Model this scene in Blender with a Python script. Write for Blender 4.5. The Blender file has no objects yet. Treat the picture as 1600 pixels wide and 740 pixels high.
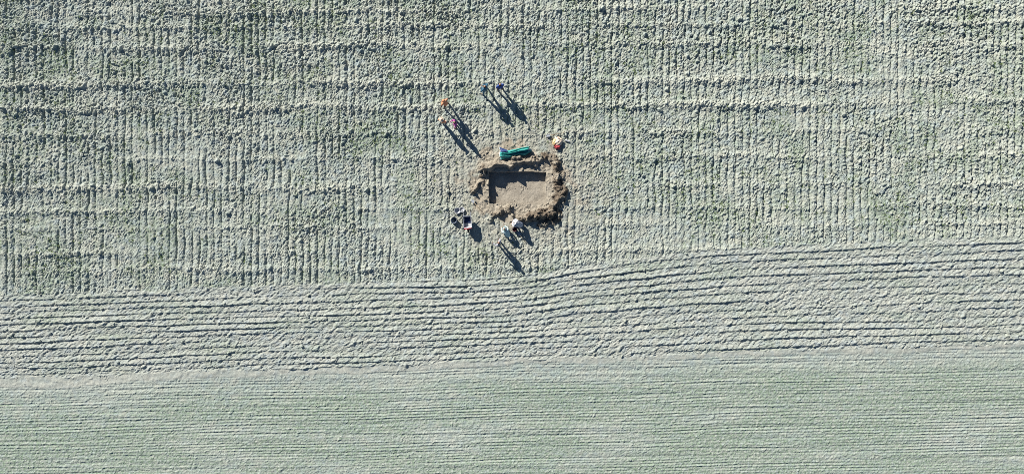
import bpy, bmesh, math, random
import numpy as np
from mathutils import Vector, Matrix

random.seed(7)
RNG = np.random.default_rng(11)
scene = bpy.context.scene
COL = scene.collection
PPM = 22.0                                   # photograph pixels per metre on the ground


def P(px, py):                               # survey position: metres east / north of the field centre
    return (px - 800.0) / PPM, (370.0 - py) / PPM


# ------------------------------------------------------------------ camera, sky, sun, exposure
cam_data = bpy.data.cameras.new("drone_camera")
cam_data.sensor_width = 36.0
cam_data.lens = 24.0
cam_data.clip_start = 0.5
cam_data.clip_end = 2000.0
cam = bpy.data.objects.new("drone_camera", cam_data)
cam.location = (0.0, 0.0, 1600.0 / PPM / 36.0 * 24.0)
COL.objects.link(cam)
scene.camera = cam

SUN_EL = math.radians(29.5)
SUN_AZ = math.radians(-38.5)                 # from north, clockwise
SUN_DIR = Vector((math.sin(SUN_AZ) * math.cos(SUN_EL), math.cos(SUN_AZ) * math.cos(SUN_EL), math.sin(SUN_EL)))

world = bpy.data.worlds.new("World")
scene.world = world
world.use_nodes = True
wn = world.node_tree
sky = wn.nodes.new("ShaderNodeTexSky")
sky.sky_type = 'NISHITA'
sky.sun_disc = False
sky.sun_elevation = SUN_EL
sky.sun_rotation = SUN_AZ
sky.altitude = 300.0
sky.air_density = 0.9
sky.dust_density = 0.0
sky.ozone_density = 3.5
bg = wn.nodes["Background"]
bg.inputs["Strength"].default_value = 0.05
wn.links.new(sky.outputs[0], bg.inputs[0])

sun_data = bpy.data.lights.new("sun", 'SUN')
sun_data.energy = 5.0
sun_data.angle = math.radians(0.5)
sun_data.color = (1.0, 0.97, 0.90)
sun = bpy.data.objects.new("sun", sun_data)
sun.rotation_euler = (-SUN_DIR).to_track_quat('-Z', 'Y').to_euler()
sun.location = (0, 0, 60)
COL.objects.link(sun)

scene.view_settings.view_transform = 'Standard'
scene.view_settings.look = 'None'
scene.view_settings.gamma = 1.0
scene.view_settings.use_curve_mapping = False
scene.view_settings.exposure = 1.12
scene.cycles.use_denoising = False
scene.cycles.max_bounces = 4
scene.cycles.diffuse_bounces = 1
scene.cycles.pixel_filter_type = 'BLACKMAN_HARRIS'
scene.cycles.filter_width = 0.85


# ------------------------------------------------------------------ material helpers
def new_mat(name, rough=0.9):
    m = bpy.data.materials.new(name)
    m.use_nodes = True
    b = m.node_tree.nodes["Principled BSDF"]
    b.inputs["Roughness"].default_value = rough
    b.inputs["Specular IOR Level"].default_value = 0.15
    return m, m.node_tree, b


def noise_node(nt, vec, scale, detail=3.0, rough=0.55):
    n = nt.nodes.new("ShaderNodeTexNoise")
    n.inputs["Scale"].default_value = scale
    n.inputs["Detail"].default_value = detail
    n.inputs["Roughness"].default_value = rough
    nt.links.new(vec, n.inputs["Vector"])
    return n.outputs["Fac"]


def ramp(nt, fac, lo, hi):
    n = nt.nodes.new("ShaderNodeMapRange")
    n.inputs["From Min"].default_value = lo
    n.inputs["From Max"].default_value = hi
    nt.links.new(fac, n.inputs["Value"])
    return n.outputs["Result"]


def mix(nt, fac, a, b, mode='MIX'):
    n = nt.nodes.new("ShaderNodeMix")
    n.data_type = 'RGBA'
    n.blend_type = mode
    for sock, v in ((n.inputs[0], fac), (n.inputs[6], a), (n.inputs[7], b)):
        if isinstance(v, (int, float)):
            sock.default_value = v
        elif isinstance(v, tuple):
            sock.default_value = (*v, 1.0)
        else:
            nt.links.new(v, sock)
    return n.outputs[2]


def mul(nt, a, b):
    n = nt.nodes.new("ShaderNodeMath")
    n.operation = 'MULTIPLY'
    for i, v in enumerate((a, b)):
        if isinstance(v, (int, float)):
            n.inputs[i].default_value = v
        else:
            nt.links.new(v, n.inputs[i])
    return n.outputs[0]


def soil_material(name, grey, cream, blue, green, bump=0.85, tans=((0.242, 0.208, 0.158), (0.291, 0.257, 0.205))):
    m, nt, b = new_mat(name, 0.95)
    tc = nt.nodes.new("ShaderNodeNewGeometry")
    pos = tc.outputs["Position"]
    at = nt.nodes.new("ShaderNodeAttribute")
    at.attribute_name = "mask"
    sep = nt.nodes.new("ShaderNodeSeparateColor")
    nt.links.new(at.outputs["Color"], sep.inputs[0])
    tan, gr, spoil = sep.outputs[0], sep.outputs[1], sep.outputs[2]
    big = noise_node(nt, pos, 0.16, 4.0, 0.6)
    mid = noise_node(nt, pos, 1.3, 3.0, 0.6)
    fine = noise_node(nt, pos, 5.5, 3.0, 0.65)
    c = mix(nt, ramp(nt, mid, 0.40, 0.66), grey, cream)
    c = mix(nt, mul(nt, ramp(nt, noise_node(nt, pos, 2.3, 2.0), 0.50, 0.68), 0.7), c, blue)
    c = mix(nt, mul(nt, ramp(nt, big, 0.42, 0.66), 0.30), c, cream)
    c = mix(nt, mul(nt, at.outputs['Alpha'], 0.65), c, tuple(v * 1.14 for v in cream))
    gf = mul(nt, gr, ramp(nt, fine, 0.36, 0.66))
    c = mix(nt, gf, c, green)
    tan_c = mix(nt, ramp(nt, mid, 0.35, 0.7), *tans)
    c = mix(nt, tan, c, tan_c)
    tan_c = mix(nt, mul(nt, ramp(nt, noise_node(nt, pos, 1.9, 4.0, 0.65), 0.46, 0.66), 0.75), tan_c, (0.165, 0.145, 0.118))
    spoil_c = mix(nt, ramp(nt, fine, 0.35, 0.65), (0.055, 0.043, 0.033), (0.165, 0.130, 0.094))
    c = mix(nt, spoil, c, spoil_c)
    vary = nt.nodes.new("ShaderNodeMapRange")
    vary.inputs["From Min"].default_value = 0.3
    vary.inputs["From Max"].default_value = 0.7
    vary.inputs["To Min"].default_value = 0.78
    vary.inputs["To Max"].default_value = 1.18
    nt.links.new(noise_node(nt, pos, 9.0, 3.0, 0.7), vary.inputs["Value"])
    hs = nt.nodes.new("ShaderNodeHueSaturation")
    nt.links.new(vary.outputs[0], hs.inputs["Value"])
    nt.links.new(c, hs.inputs["Color"])
    nt.links.new(hs.outputs[0], b.inputs["Base Color"])
    bp = nt.nodes.new("ShaderNodeBump")
    bp.inputs["Strength"].default_value = bump
    bp.inputs["Distance"].default_value = 0.045
    nt.links.new(noise_node(nt, pos, 15.0, 4.0, 0.7), bp.inputs["Height"])
    nt.links.new(bp.outputs[0], b.inputs["Normal"])
    return m


def cloth_material(name, col, col2=None, scale=6.0, rough=0.8):
    m, nt, b = new_mat(name, rough)
    tc = nt.nodes.new("ShaderNodeTexCoord")
    col2 = col2 or tuple(c * 0.8 for c in col)
    f = ramp(nt, noise_node(nt, tc.outputs["Object"], scale, 3.0), 0.35, 0.65)
    nt.links.new(mix(nt, f, col, col2), b.inputs["Base Color"])
    bp = nt.nodes.new("ShaderNodeBump")
    bp.inputs["Strength"].default_value = 0.3
    bp.inputs["Distance"].default_value = 0.01
    nt.links.new(noise_node(nt, tc.outputs["Object"], scale * 4, 3.0), bp.inputs["Height"])
    nt.links.new(bp.outputs[0], b.inputs["Normal"])
    return m


GREY, CREAM, BLUE, GREEN = (0.236, 0.264, 0.232), (0.296, 0.299, 0.250), (0.228, 0.267, 0.274), (0.144, 0.187, 0.124)
M = {
    "trench": soil_material("trench_soil", GREY, CREAM, BLUE, GREEN, bump=0.4, tans=((0.222, 0.194, 0.155), (0.288, 0.256, 0.207))),
    "plough": soil_material("ploughed_soil", GREY, CREAM, BLUE, GREEN),
    "furrow": soil_material("furrowed_soil", (0.240, 0.260, 0.234), (0.285, 0.287, 0.250), (0.235, 0.266, 0.272), GREEN),
    "track": soil_material("packed_track_soil", (0.262, 0.278, 0.245), (0.305, 0.305, 0.262), (0.250, 0.278, 0.270), GREEN, bump=0.5),
    "drill": soil_material("drilled_soil", (0.234, 0.267, 0.237), (0.276, 0.285, 0.246), (0.228, 0.264, 0.261), (0.141, 0.189, 0.129), bump=0.35),
}


# ------------------------------------------------------------------ height field tools
DX = 0.050
HX, HY = 38.4, 18.9
NX, NY = int(2 * HX / DX) + 1, int(2 * HY / DX) + 1
xs = -HX + DX * np.arange(NX)
ys = -HY + DX * np.arange(NY)
X, Y = np.meshgrid(xs, ys)                    # [row = y, col = x]
PX, PY = 800 + PPM * X, 370 - PPM * Y


def fnoise(shape, dx, lx, ly, seed, ang=0.0):
    """smooth random field, unit variance, correlation lengths lx, ly (m)"""
    r = np.random.default_rng(seed)
    w = r.standard_normal(shape).astype(np.float32)
    ky = np.fft.fftfreq(shape[0], dx)[:, None] * 2 * np.pi
    kx = np.fft.rfftfreq(shape[1], dx)[None, :] * 2 * np.pi
    if ang:
        c, s = math.cos(ang), math.sin(ang)
        kx, ky = kx * c + ky * s, -kx * s + ky * c
    f = np.fft.irfft2(np.fft.rfft2(w) * np.exp(-0.5 * ((kx * lx) ** 2 + (ky * ly) ** 2)), s=shape)
    return ((f - f.mean()) / f.std()).astype(np.float32)


def sstep(a, b, v):
    t = np.clip((v - a) / (b - a), 0, 1)
    return t * t * (3 - 2 * t)


def splat(C, x0, y0, dx, cx, cy, ra, rb, ang, h, pw):
    """lay rounded, uneven clods on a height layer (upper envelope)"""
    ny, nx = C.shape
    r = np.maximum(ra, rb)
    i0 = np.maximum(((cx - r - x0) / dx).astype(int), 0)
    i1 = np.minimum(((cx + r - x0) / dx).astype(int) + 2, nx)
    j0 = np.maximum(((cy - r - y0) / dx).astype(int), 0)
    j1 = np.minimum(((cy + r - y0) / dx).astype(int) + 2, ny)
    ca, sa = np.cos(ang), np.sin(ang)
    ii, jj = np.arange(nx) * dx + x0, np.arange(ny) * dx + y0
    for k in range(len(cx)):
        if i1[k] <= i0[k] or j1[k] <= j0[k]:
            continue
        ux = ii[i0[k]:i1[k]][None, :] - cx[k]
        uy = jj[j0[k]:j1[k]][:, None] - cy[k]
        u = np.abs(ux * ca[k] + uy * sa[k]) / ra[k]
        v = np.abs(-ux * sa[k] + uy * ca[k]) / rb[k]
        d = u ** pw[k] + v ** pw[k]
        z = h[k] * np.sqrt(np.maximum(1 - d, 0))
        w = C[j0[k]:j1[k], i0[k]:i1[k]]
        np.maximum(w, z, out=w)


def sample(A, x, y):
    """bilinear lookup in a field-grid array"""
    fx = np.clip((np.asarray(x) + HX) / DX, 0, NX - 1.001)
    fy = np.clip((np.asarray(y) + HY) / DX, 0, NY - 1.001)
    i, j = fx.astype(int), fy.astype(int)
    u, v = fx - i, fy - j
    return (A[j, i] * (1 - u) * (1 - v) + A[j, i + 1] * u * (1 - v) + A[j + 1, i] * (1 - u) * v + A[j + 1, i + 1] * u * v)


# field boundaries (photo survey, pixels)
TOPX = [-100, 0, 200, 400, 600, 700, 800, 850, 900, 1000, 1100, 1200, 1400, 1600, 1700]
TOPY = [466, 462, 454, 445, 440, 438, 433, 427, 415, 402, 392, 385, 376, 368, 365]
BOTX = [-100, 0, 100, 200, 400, 560, 800, 1000, 1150, 1400, 1600, 1700]
BOTY = [592, 590, 588, 583, 576, 573, 561, 556, 548, 542, 536, 533]
kern = np.hanning(61)
kern /= kern.sum()


def smooth_curve(cx, cy, jit, seed):
    px = 800 + PPM * xs
    c = np.interp(px, cx, cy)
    pad = np.concatenate([np.full(30, c[0]), c, np.full(30, c[-1])])
    c = np.convolve(pad, kern, 'valid')
    n = fnoise((4, NX), DX, 0.5, 0.01, seed)[0] + 0.6 * fnoise((4, NX), DX, 0.12, 0.01, seed + 1)[0]
    return c + jit * n


T = smooth_curve(TOPX, TOPY, 0.9, 3)[None, :]
B = smooth_curve(BOTX, BOTY, 0.9, 5)[None, :]
TS = smooth_curve(TOPX, TOPY, 0.0, 3)[None, :]
BS = smooth_curve(BOTX, BOTY, 0.0, 5)[None, :]
TRK = B + np.interp(PX[0], [0, 500, 900, 1600], [17, 10, 8, 6])[None, :] + 1.6 * fnoise((4, NX), DX, 1.2, .01, 9)[0][None, :]

S = (NY, NX)
in_up = 1 - sstep(-3, 3, PY - T)
in_fur = sstep(-3, 3, PY - T) * (1 - sstep(-1.2, 1.2, PY - B))
in_trk = sstep(-1.2, 1.2, PY - B) * (1 - sstep(-3, 3, PY - TRK))
in_drl = sstep(-3, 3, PY - TRK)

# cross bands of rougher ground in the ploughed field
band = np.zeros(S, np.float32)
for k, (b0, s0, a0) in enumerate([(-30, 9, .7), (16, 7, .7), (40, 6, .7), (70, 7, .8), (128, 8, 1.0), (166, 8, 1.0), (207, 7, .5), (246, 6, .6),
                                 (290, 8, .7), (325, 6, .6), (352, 6, .5), (392, 6, .5), (418, 6, .6)]):
    wob = 1.6 * fnoise((4, NX), DX, 1.5, .01, 40 + k)[0][None, :] - 0.006 * (PX - 800)
    st = np.clip(0.85 + 0.32 * fnoise((4, NX), DX, 2.5, .01, 70 + k)[0][None, :], 0.25, 1.5)
    band += a0 * st * np.exp(-0.5 * ((PY - b0 - wob) / (0.62 * s0)) ** 2)
rough = 0.92 - 0.12 * np.clip((800 - PX) / 800, -1, 1) + 0.14 * np.clip((190 - PY) / 200, -0.3, 1) + 0.13 * fnoise(S, DX, 1.2, 0.7, 21)
rough = np.clip(rough + 0.28 * band, 0.5, 1.7)
calm = np.exp(-(((PX - 812) / 130) ** 2 + ((PY - 290) / 110) ** 2))      # trodden ground around the dig
rough *= 1 - 0.15 * calm

# ploughed field: rows running up the picture, 0.54 m apart
wobx = 0.036 * fnoise(S, DX, 0.3, 0.4, 22) + 0.04 * fnoise(S, DX, 4.0, 8.0, 23)
rowph = 2 * np.pi * (X + wobx) / 0.523
rowst = np.clip(0.9 + 0.5 * fnoise(S, DX, 0.25, 0.7, 24), 0.1, 1.9)
h_up = 0.016 * rowst * np.cos(rowph) - 0.046 * np.clip(1.6 * rowst - 0.5, 0, 1.8) * np.exp(-((1 + np.cos(rowph)) / 0.20)) * (1 - 0.6 * np.clip(band, 0, 1)) * (1 - 0.55 * calm)
h_up += 0.085 * np.clip(band, 0, 1.4)
crack1 = np.exp(-(fnoise(S, DX, 0.13, 0.065, 82, ang=1.05) / 0.30) ** 2)
crack2 = np.exp(-(fnoise(S, DX, 0.06, 0.08, 83) / 0.28) ** 2)
h_up -= rough * (0.036 * crack1 + 0.036 * crack2) * np.clip(0.9 + 0.35 * fnoise(S, DX, 0.4, 0.4, 84), .2, 1.6)
h_up += 0.012 * rough * fnoise(S, DX, 0.07, 0.09, 25) + 0.020 * rough * fnoise(S, DX, 0.035, 0.045, 26) + 0.010 * fnoise(S, DX, 0.4, 0.3, 27)

# furrowed strip: slices thrown along the field edge
ph = 13.4 * (PY - TS) / (BS - TS) + 0.05 * fnoise(S, DX, 0.8, 0.16, 30) + 0.12 * fnoise(S, DX, 6.0, 0.6, 31)
fr = ph - np.floor(ph)
saw = np.where(fr < 0.80, (fr / 0.80) ** 0.9, np.clip((1 - fr) / 0.20, 0, 1))
fst = np.clip(0.9 + 0.34 * fnoise(S, DX, 3.0, 0.22, 32) + 0.15 * fnoise(S, DX, .4, .2, 29), 0.2, 1.9)
h_fur = 0.080 * fst * saw + 0.012 * fnoise(S, DX, 0.14, 0.05, 33, ang=0.6) + 0.013 * fnoise(S, DX, 0.06, 0.032, 34) - 0.022 * np.exp(-(fnoise(S, DX, 0.17, 0.06, 85, ang=0.45) / 0.28) ** 2)

# packed track and drilled field
h_trk = 0.025 + 0.008 * fnoise(S, DX, 0.25, 0.10, 35) + 0.006 * fnoise(S, DX, 0.07, 0.07, 36)
along = (PY - BS) / PPM
along = along + 0.02 * fnoise(S, DX, 8.0, 0.5, 37)
h_drl = 0.010 * np.clip(0.9 + 0.4 * fnoise(S, DX, 5.0, 0.15, 38), 0, 2) * np.cos(2 * np.pi * along / 0.205)
h_drl += 0.006 * fnoise(S, DX, 0.10, 0.045, 39) + 0.006 * fnoise(S, DX, 0.035, 0.035, 48) - 0.005 * np.exp(-(fnoise(S, DX, 0.14, 0.05, 86) / 0.25) ** 2) + 0.008 * fnoise(S, DX, 3.5, 0.045, 49)
for k, (o, a) in enumerate([(1.05, .03), (1.9, .022), (2.65, .035), (3.3, .025), (4.1, .032), (4.75, .02), (5.5, .034), (6.2, .025), (7.1, .03), (8.2, .03)]):
    st = np.clip(0.6 + 0.6 * fnoise((4, NX), DX, 1.5, .01, 90 + k)[0][None, :], 0, 1.5)
    h_drl -= 0.7 * a * st * np.exp(-0.5 * ((along - o - 0.0009 * (PX - 800) * (k % 3 - 1) * 0.3) / 0.05) ** 2)

H = h_up * in_up + h_fur * in_fur + h_trk * in_trk + h_drl * in_drl + 0.02 * in_up


# clods
def scatter(n, fx0, fx1, fy0, fy1):
    return RNG.uniform(fx0, fx1, n), RNG.uniform(fy0, fy1, n)


C = np.zeros(S, np.float32)
n = 150000
cx, cy = scatter(n, -HX, HX, -6, HY)
keep = sample(in_up, cx, cy) > 0.5
rr = sample(rough, cx, cy)
rowc = np.cos(sample(rowph, cx, cy))
keep &= RNG.uniform(0, 1, n) < np.clip(0.36 + 0.18 * rowc + 0.40 * (rr - 1.05), 0.10, 1)
cx, cy, rr = cx[keep], cy[keep], rr[keep]
n = len(cx)
ra = np.clip(RNG.lognormal(math.log(0.062), 0.40, n) * rr ** 0.8, 0.045, 0.19)
rb = ra * RNG.uniform(0.4, 1.0, n)
splat(C, -HX, -HY, DX, cx, cy, ra, rb, RNG.uniform(0, math.pi, n), np.sqrt(ra * rb) * RNG.uniform(0.22, 0.78, n) * np.clip(rr, .75, 1.25), RNG.uniform(1.3, 2.2, n))
n = 5000
cx, cy = scatter(n, -HX, HX, 2, HY)
keep = RNG.uniform(0, 1, n) < np.clip(0.06 + 0.45 * sample(band, cx, cy), 0, 1) * np.clip(0.55 - cx / 45 + (cy - 10) / 40, 0.12, 1.1)
cx, cy = cx[keep], cy[keep]
n = len(cx)
ra = RNG.uniform(0.10, 0.20, n)
rb = ra * RNG.uniform(0.5, 0.95, n)
splat(C, -HX, -HY, DX, cx, cy, ra, rb, RNG.uniform(0, math.pi, n), np.sqrt(ra * rb) * RNG.uniform(0.6, 1.1, n), RNG.uniform(1.3, 2.0, n))
n = 34000
cx, cy = scatter(n, -HX, HX, -11.5, 1.0)
keep = sample(in_fur, cx, cy) > 0.5
keep &= RNG.uniform(0, 1, n) < np.clip(0.35 + 0.6 * sample(saw, cx, cy), 0, 1)
cx, cy = cx[keep], cy[keep]
n = len(cx)
ra = np.clip(RNG.lognormal(math.log(0.082), 0.38, n), 0.045, 0.26)
rb = ra * RNG.uniform(0.38, 0.8, n)
splat(C, -HX, -HY, DX, cx, cy, ra, rb, RNG.normal(0.6, 0.5, n), np.sqrt(ra * rb) * RNG.uniform(0.15, 0.58, n), RNG.uniform(1.3, 2.2, n))
n = 26000
cx, cy = scatter(n, -HX, HX, -HY, -6)
keep = (sample(in_drl, cx, cy) > 0.5) | ((sample(in_trk, cx, cy) > 0.5) & (RNG.uniform(0, 1, n) < 0.25))
cx, cy = cx[keep], cy[keep]
n = len(cx)
ra = np.clip(RNG.lognormal(math.log(0.065), 0.3, n), 0.04, 0.17)
splat(C, -HX, -HY, DX, cx, cy, ra, ra * RNG.uniform(0.5, 1, n), RNG.uniform(0, 3, n), ra * RNG.uniform(0.10, 0.36, n), RNG.uniform(1.4, 2.2, n))
wpx = X + 0.04 * fnoise(S, DX, 0.06, 0.06, 80)
wpy = Y + 0.04 * fnoise(S, DX, 0.06, 0.06, 81)
C = sample(C, wpx, wpy)
H = (H + C).astype(np.float32)

# colour masks of the soil itself: bare tan subsoil, green growth
rim = fnoise(S, DX, 0.28, 0.28, 50)
tand = np.sqrt(((PX - 811) / 90) ** 2 + ((PY - 291) / 75) ** 2) + 0.13 * rim + 0.05 * fnoise(S, DX, .1, .1, 51)
tan = 1 - sstep(0.78, 1.12, tand)
tan = np.maximum(tan, 0.42 * (1 - sstep(0.9, 1.85, tand)))
green = np.clip(0.22 + 0.26 * fnoise(S, DX, 0.9, 0.7, 52) + 0.22 * fnoise(S, DX, 0.25, 0.35, 53) - 0.18 * np.cos(rowph), 0, 1) * in_up
green *= 1 - 0.55 * sstep(0.2, 1.0, band)
gd = np.clip(0.82 - 0.30 * np.cos(2 * np.pi * along / 0.205) + 0.28 * fnoise(S, DX, 1.8, 0.35, 54) + 0.15 * fnoise(S, DX, .3, .08, 55), 0, 1)
gd *= sstep(0.5, 2.2, along)
green = green + gd * in_drl + in_fur * np.clip(0.12 + 0.2 * fnoise(S, DX, 1.0, 0.25, 56), 0, 1)
green *= 1 - tan
dry = np.clip(0.9 * band * in_up + 0.25 * fnoise(S, DX, 1.5, .3, 57), 0, 1) * (1 - tan)
MASK = np.stack([tan, green, np.zeros(S), dry], -1).astype(np.float32)


def tagobj(o, label=None, cat=None, group=None, kind=None):
    for k, v in (("label", label), ("category", cat), ("group", group), ("kind", kind)):
        if v:
            o[k] = v
    return o


def grid_object(name, V, F, mask, mat, parent=None, smooth=False):
    used = np.zeros(len(V), bool)
    used[F.ravel()] = True
    idx = np.cumsum(used) - 1
    V2, F2 = V[used], idx[F]
    me = bpy.data.meshes.new(name)
    me.vertices.add(len(V2))
    me.vertices.foreach_set("co", V2.astype(np.float32).ravel())
    me.loops.add(F2.size)
    me.loops.foreach_set("vertex_index", F2.astype(np.int32).ravel())
    me.polygons.add(len(F2))
    me.polygons.foreach_set("loop_start", (np.arange(len(F2)) * 4).astype(np.int32))
    me.polygons.foreach_set("loop_total", np.full(len(F2), 4, np.int32))
    me.update(calc_edges=True)
    me.polygons.foreach_set("use_smooth", np.full(len(F2), smooth, bool))
    a = me.attributes.new("mask", 'FLOAT_COLOR', 'POINT')
    a.data.foreach_set("color", mask[used].astype(np.float32).ravel())
    me.materials.append(mat)
    o = bpy.data.objects.new(name, me)
    COL.objects.link(o)
    if parent:
        o.parent = parent
    return o


# patch of the grid that is rebuilt finer around the dig
def col_of(px):
    return int(round((P(px, 0)[0] + HX) / DX))


def row_of(py):
    return int(round((P(0, py)[1] + HY) / DX))


PI0, PI1, PJ0, PJ1 = col_of(700), col_of(912), row_of(392), row_of(214)

jj, ii = np.meshgrid(np.arange(NY - 1), np.arange(NX - 1), indexing='ij')
quad = np.stack([jj * NX + ii, jj * NX + ii + 1, (jj + 1) * NX + ii + 1, (jj + 1) * NX + ii], -1)
hole = (ii >= PI0) & (ii < PI1) & (jj >= PJ0) & (jj < PJ1)
fpx, fpy = PX[:-1, :-1], PY[:-1, :-1]
Tc, Bc, Kc = T[:, :-1], B[:, :-1], TRK[:, :-1]
V = np.stack([X.ravel(), Y.ravel(), H.ravel()], -1)
MF = MASK.reshape(-1, 4)
tagobj(grid_object("ploughed_field", V, quad[(fpy < Tc) & ~hole], MF, M["plough"]), "pale cloddy ploughed field with rows running up the picture", kind="structure")
tagobj(grid_object("furrowed_field", V, quad[(fpy >= Tc) & (fpy < Bc) & ~hole], MF, M["furrow"]), "strip of long furrows curving along the field edge", kind="structure")
tagobj(grid_object("field_path", V, quad[(fpy >= Bc) & (fpy < Kc)], MF, M["track"]), "smooth pale strip of packed soil between furrows and drilled field", kind="structure")
tagobj(grid_object("drilled_field", V, quad[fpy >= Kc], MF, M["drill"]), "finely drilled greenish field along the bottom", kind="structure")

# the land goes on around the surveyed area
R0 = 420.0
x0, x1, y0, y1 = xs[0] + .02, xs[-1] - .02, ys[0] + .02, ys[-1] - .02
tx0, tx1 = P(0, BOTY[0])[1], P(0, BOTY[-1])[1]
zs = 0.0
ring = [("ploughed_field", (-R0, y1, R0, R0)), ("ploughed_field", (-R0, tx0, x0, y1)), ("ploughed_field", (x1, tx1, R0, y1)),
        ("drilled_field", (-R0, -R0, R0, y0)), ("drilled_field", (-R0, y0, x0, tx0)), ("drilled_field", (x1, y0, R0, tx1))]
for nm, (a, b, c, d) in ring:
    vv = np.array([(a, b, zs), (c, b, zs), (c, d, zs), (a, d, zs)], float)
    mk = np.tile(np.array([[0, .35, 0, 0]], np.float32), (4, 1))
    tagobj(grid_object(nm, vv, np.array([[0, 1, 2, 3]]), mk, M["plough" if nm[0] == "p" else "drill"]), "open field stretching away beyond the dig", kind="structure")

# ------------------------------------------------------------------ the dig
SUB = 2
FD = DX / SUB
pnx, pny = (PI1 - PI0) * SUB + 1, (PJ1 - PJ0) * SUB + 1
gx = xs[PI0] + FD * np.arange(pnx)
gy = ys[PJ0] + FD * np.arange(pny)
GX, GY = np.meshgrid(gx, gy)
GPX, GPY = 800 + PPM * GX, 370 - PPM * GY
GH = sample(H, GX, GY).astype(np.float32)
GM = np.stack([sample(MASK[..., k], GX, GY) for k in range(4)], -1)
PS = (pny, pnx)
DIG = dict(l=763.5, r=853.5, t=268.0, b=318.5)
DEPTH = 0.43
# fade the field relief out on the trampled, scraped ground
edge = np.minimum(np.minimum(GPX - 700, 912 - GPX), np.minimum(GPY - 214, 392 - GPY))
bare = sample(tan, GX, GY) * sstep(2, 12, edge)
GH = GH * (1 - 0.72 * bare) + 0.02 * bare
GH += bare * (0.014 * fnoise(PS, FD, 0.06, 0.06, 60) + 0.018 * fnoise(PS, FD, 0.2, 0.2, 61))

# heaps of spoil: polyline crests (px), height, half widths (towards sun / away), colour weight
heaps = [
    ([(757, 266), (764, 261), (778, 259), (797, 260)], 0.47, 12, 4.5, 0.45),
    ([(794, 257), (806, 255), (820, 254), (836, 253), (852, 249)], 0.36, 12, 5.5, 0.45),
    ([(751, 260), (756, 266), (757, 274)], 0.20, 6, 5, 0.95),
    ([(850, 250), (851, 244)], 0.22, 7, 6, 0.9),
    ([(740, 300), (745, 292), (752, 284)], 0.20, 6, 4, 0.6),
    ([(768, 342), (776, 335), (786, 330), (794, 328)], 0.24, 8, 5, 0.6),
    ([(816, 340), (826, 338), (838, 335), (850, 333), (862, 328)], 0.38, 9, 12, 0.95),
    ([(862, 328), (870, 318), (874, 304), (873, 290), (872, 276), (868, 260)], 0.28, 9, 12, 0.95),
    ([(846, 350), (860, 346), (872, 336)], 0.13, 8, 8, 0.95),
    ([(868, 258), (862, 247), (856, 240)], 0.13, 8, 6, 0.6),
]
crestn = 1 + 0.30 * fnoise(PS, FD, 0.13, 0.13, 62) + 0.16 * fnoise(PS, FD, 0.05, 0.05, 63)
heapH = np.zeros(PS)
spoil = np.zeros(PS)
qx = GPX + 2.0 * fnoise(PS, FD, 0.15, 0.15, 64)
qy = GPY + 2.0 * fnoise(PS, FD, 0.15, 0.15, 65)
for pts, hh, w0, w1, cw in heaps:
    best = np.full(PS, 1e9)
    side = np.zeros(PS)
    for (ax, ay), (bx, by) in zip(pts[:-1], pts[1:]):
        ex, ey = bx - ax, by - ay
        t = np.clip(((qx - ax) * ex + (qy - ay) * ey) / (ex * ex + ey * ey), 0, 1)
        dx_, dy_ = qx - (ax + t * ex), qy - (ay + t * ey)
        d = np.hypot(dx_, dy_)
        s = dx_ * 0.62 + dy_ * 0.78                      # positive: the side away from the sun
        m = d < best
        best = np.where(m, d, best)
        side = np.where(m, s, side)
    f = sstep(-0.7, 0.7, side / np.maximum(best, 1e-3))
    w = w0 * (1 - f) + w1 * f
    prof = np.clip(1 - best / w, 0, 1)
    prof = np.where(f > 0.5, prof ** 0.75, prof ** 1.15)
    heapH = np.maximum(heapH, hh * prof)
    spoil = np.maximum(spoil, cw * sstep(0.0, 0.32, prof))
bankz = np.exp(-((GPY - 258) / 9) ** 2) * sstep(752, 760, GPX) * (1 - sstep(842, 850, GPX))
heapH *= np.clip(1 + (crestn - 1) * (1 - 0.8 * bankz), 0.5, 1.5)
GH += heapH * sstep(0, 8, edge)
spoil = np.clip(spoil * (0.9 + 0.30 * fnoise(PS, FD, 0.12, 0.12, 66)), 0, 1)

# clods on the spoil and the bare ground
CP = np.zeros(PS, np.float32)
n = 9000
cx = RNG.uniform(gx[0], gx[-1], n)
cy = RNG.uniform(gy[0], gy[-1], n)
ci = np.clip(((cx - gx[0]) / FD).astype(int), 0, pnx - 1)
cj = np.clip(((cy - gy[0]) / FD).astype(int), 0, pny - 1)
sp, br = heapH[cj, ci] / 0.3, bare[cj, ci]
keep = RNG.uniform(0, 1, n) < np.clip(0.9 * sp + 0.10 * br, 0, 1)
cx, cy, sp = cx[keep], cy[keep], sp[keep]
n = len(cx)
ra = np.clip(RNG.lognormal(math.log(0.058), 0.42, n) * (0.75 + 0.5 * np.clip(sp, 0, 1)), 0.03, 0.17)
splat(CP, gx[0], gy[0], FD, cx, cy, ra, ra * RNG.uniform(0.5, 1, n), RNG.uniform(0, 3.1, n), ra * RNG.uniform(0.6, 1.4, n), RNG.uniform(1.2, 2.1, n))
GH += CP * sstep(0, 8, edge) * (1 - 0.75 * bankz)
GM[..., 2] = np.maximum(GM[..., 2], spoil)
GM[..., 0] = np.clip(GM[..., 0], 0, 1)

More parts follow.
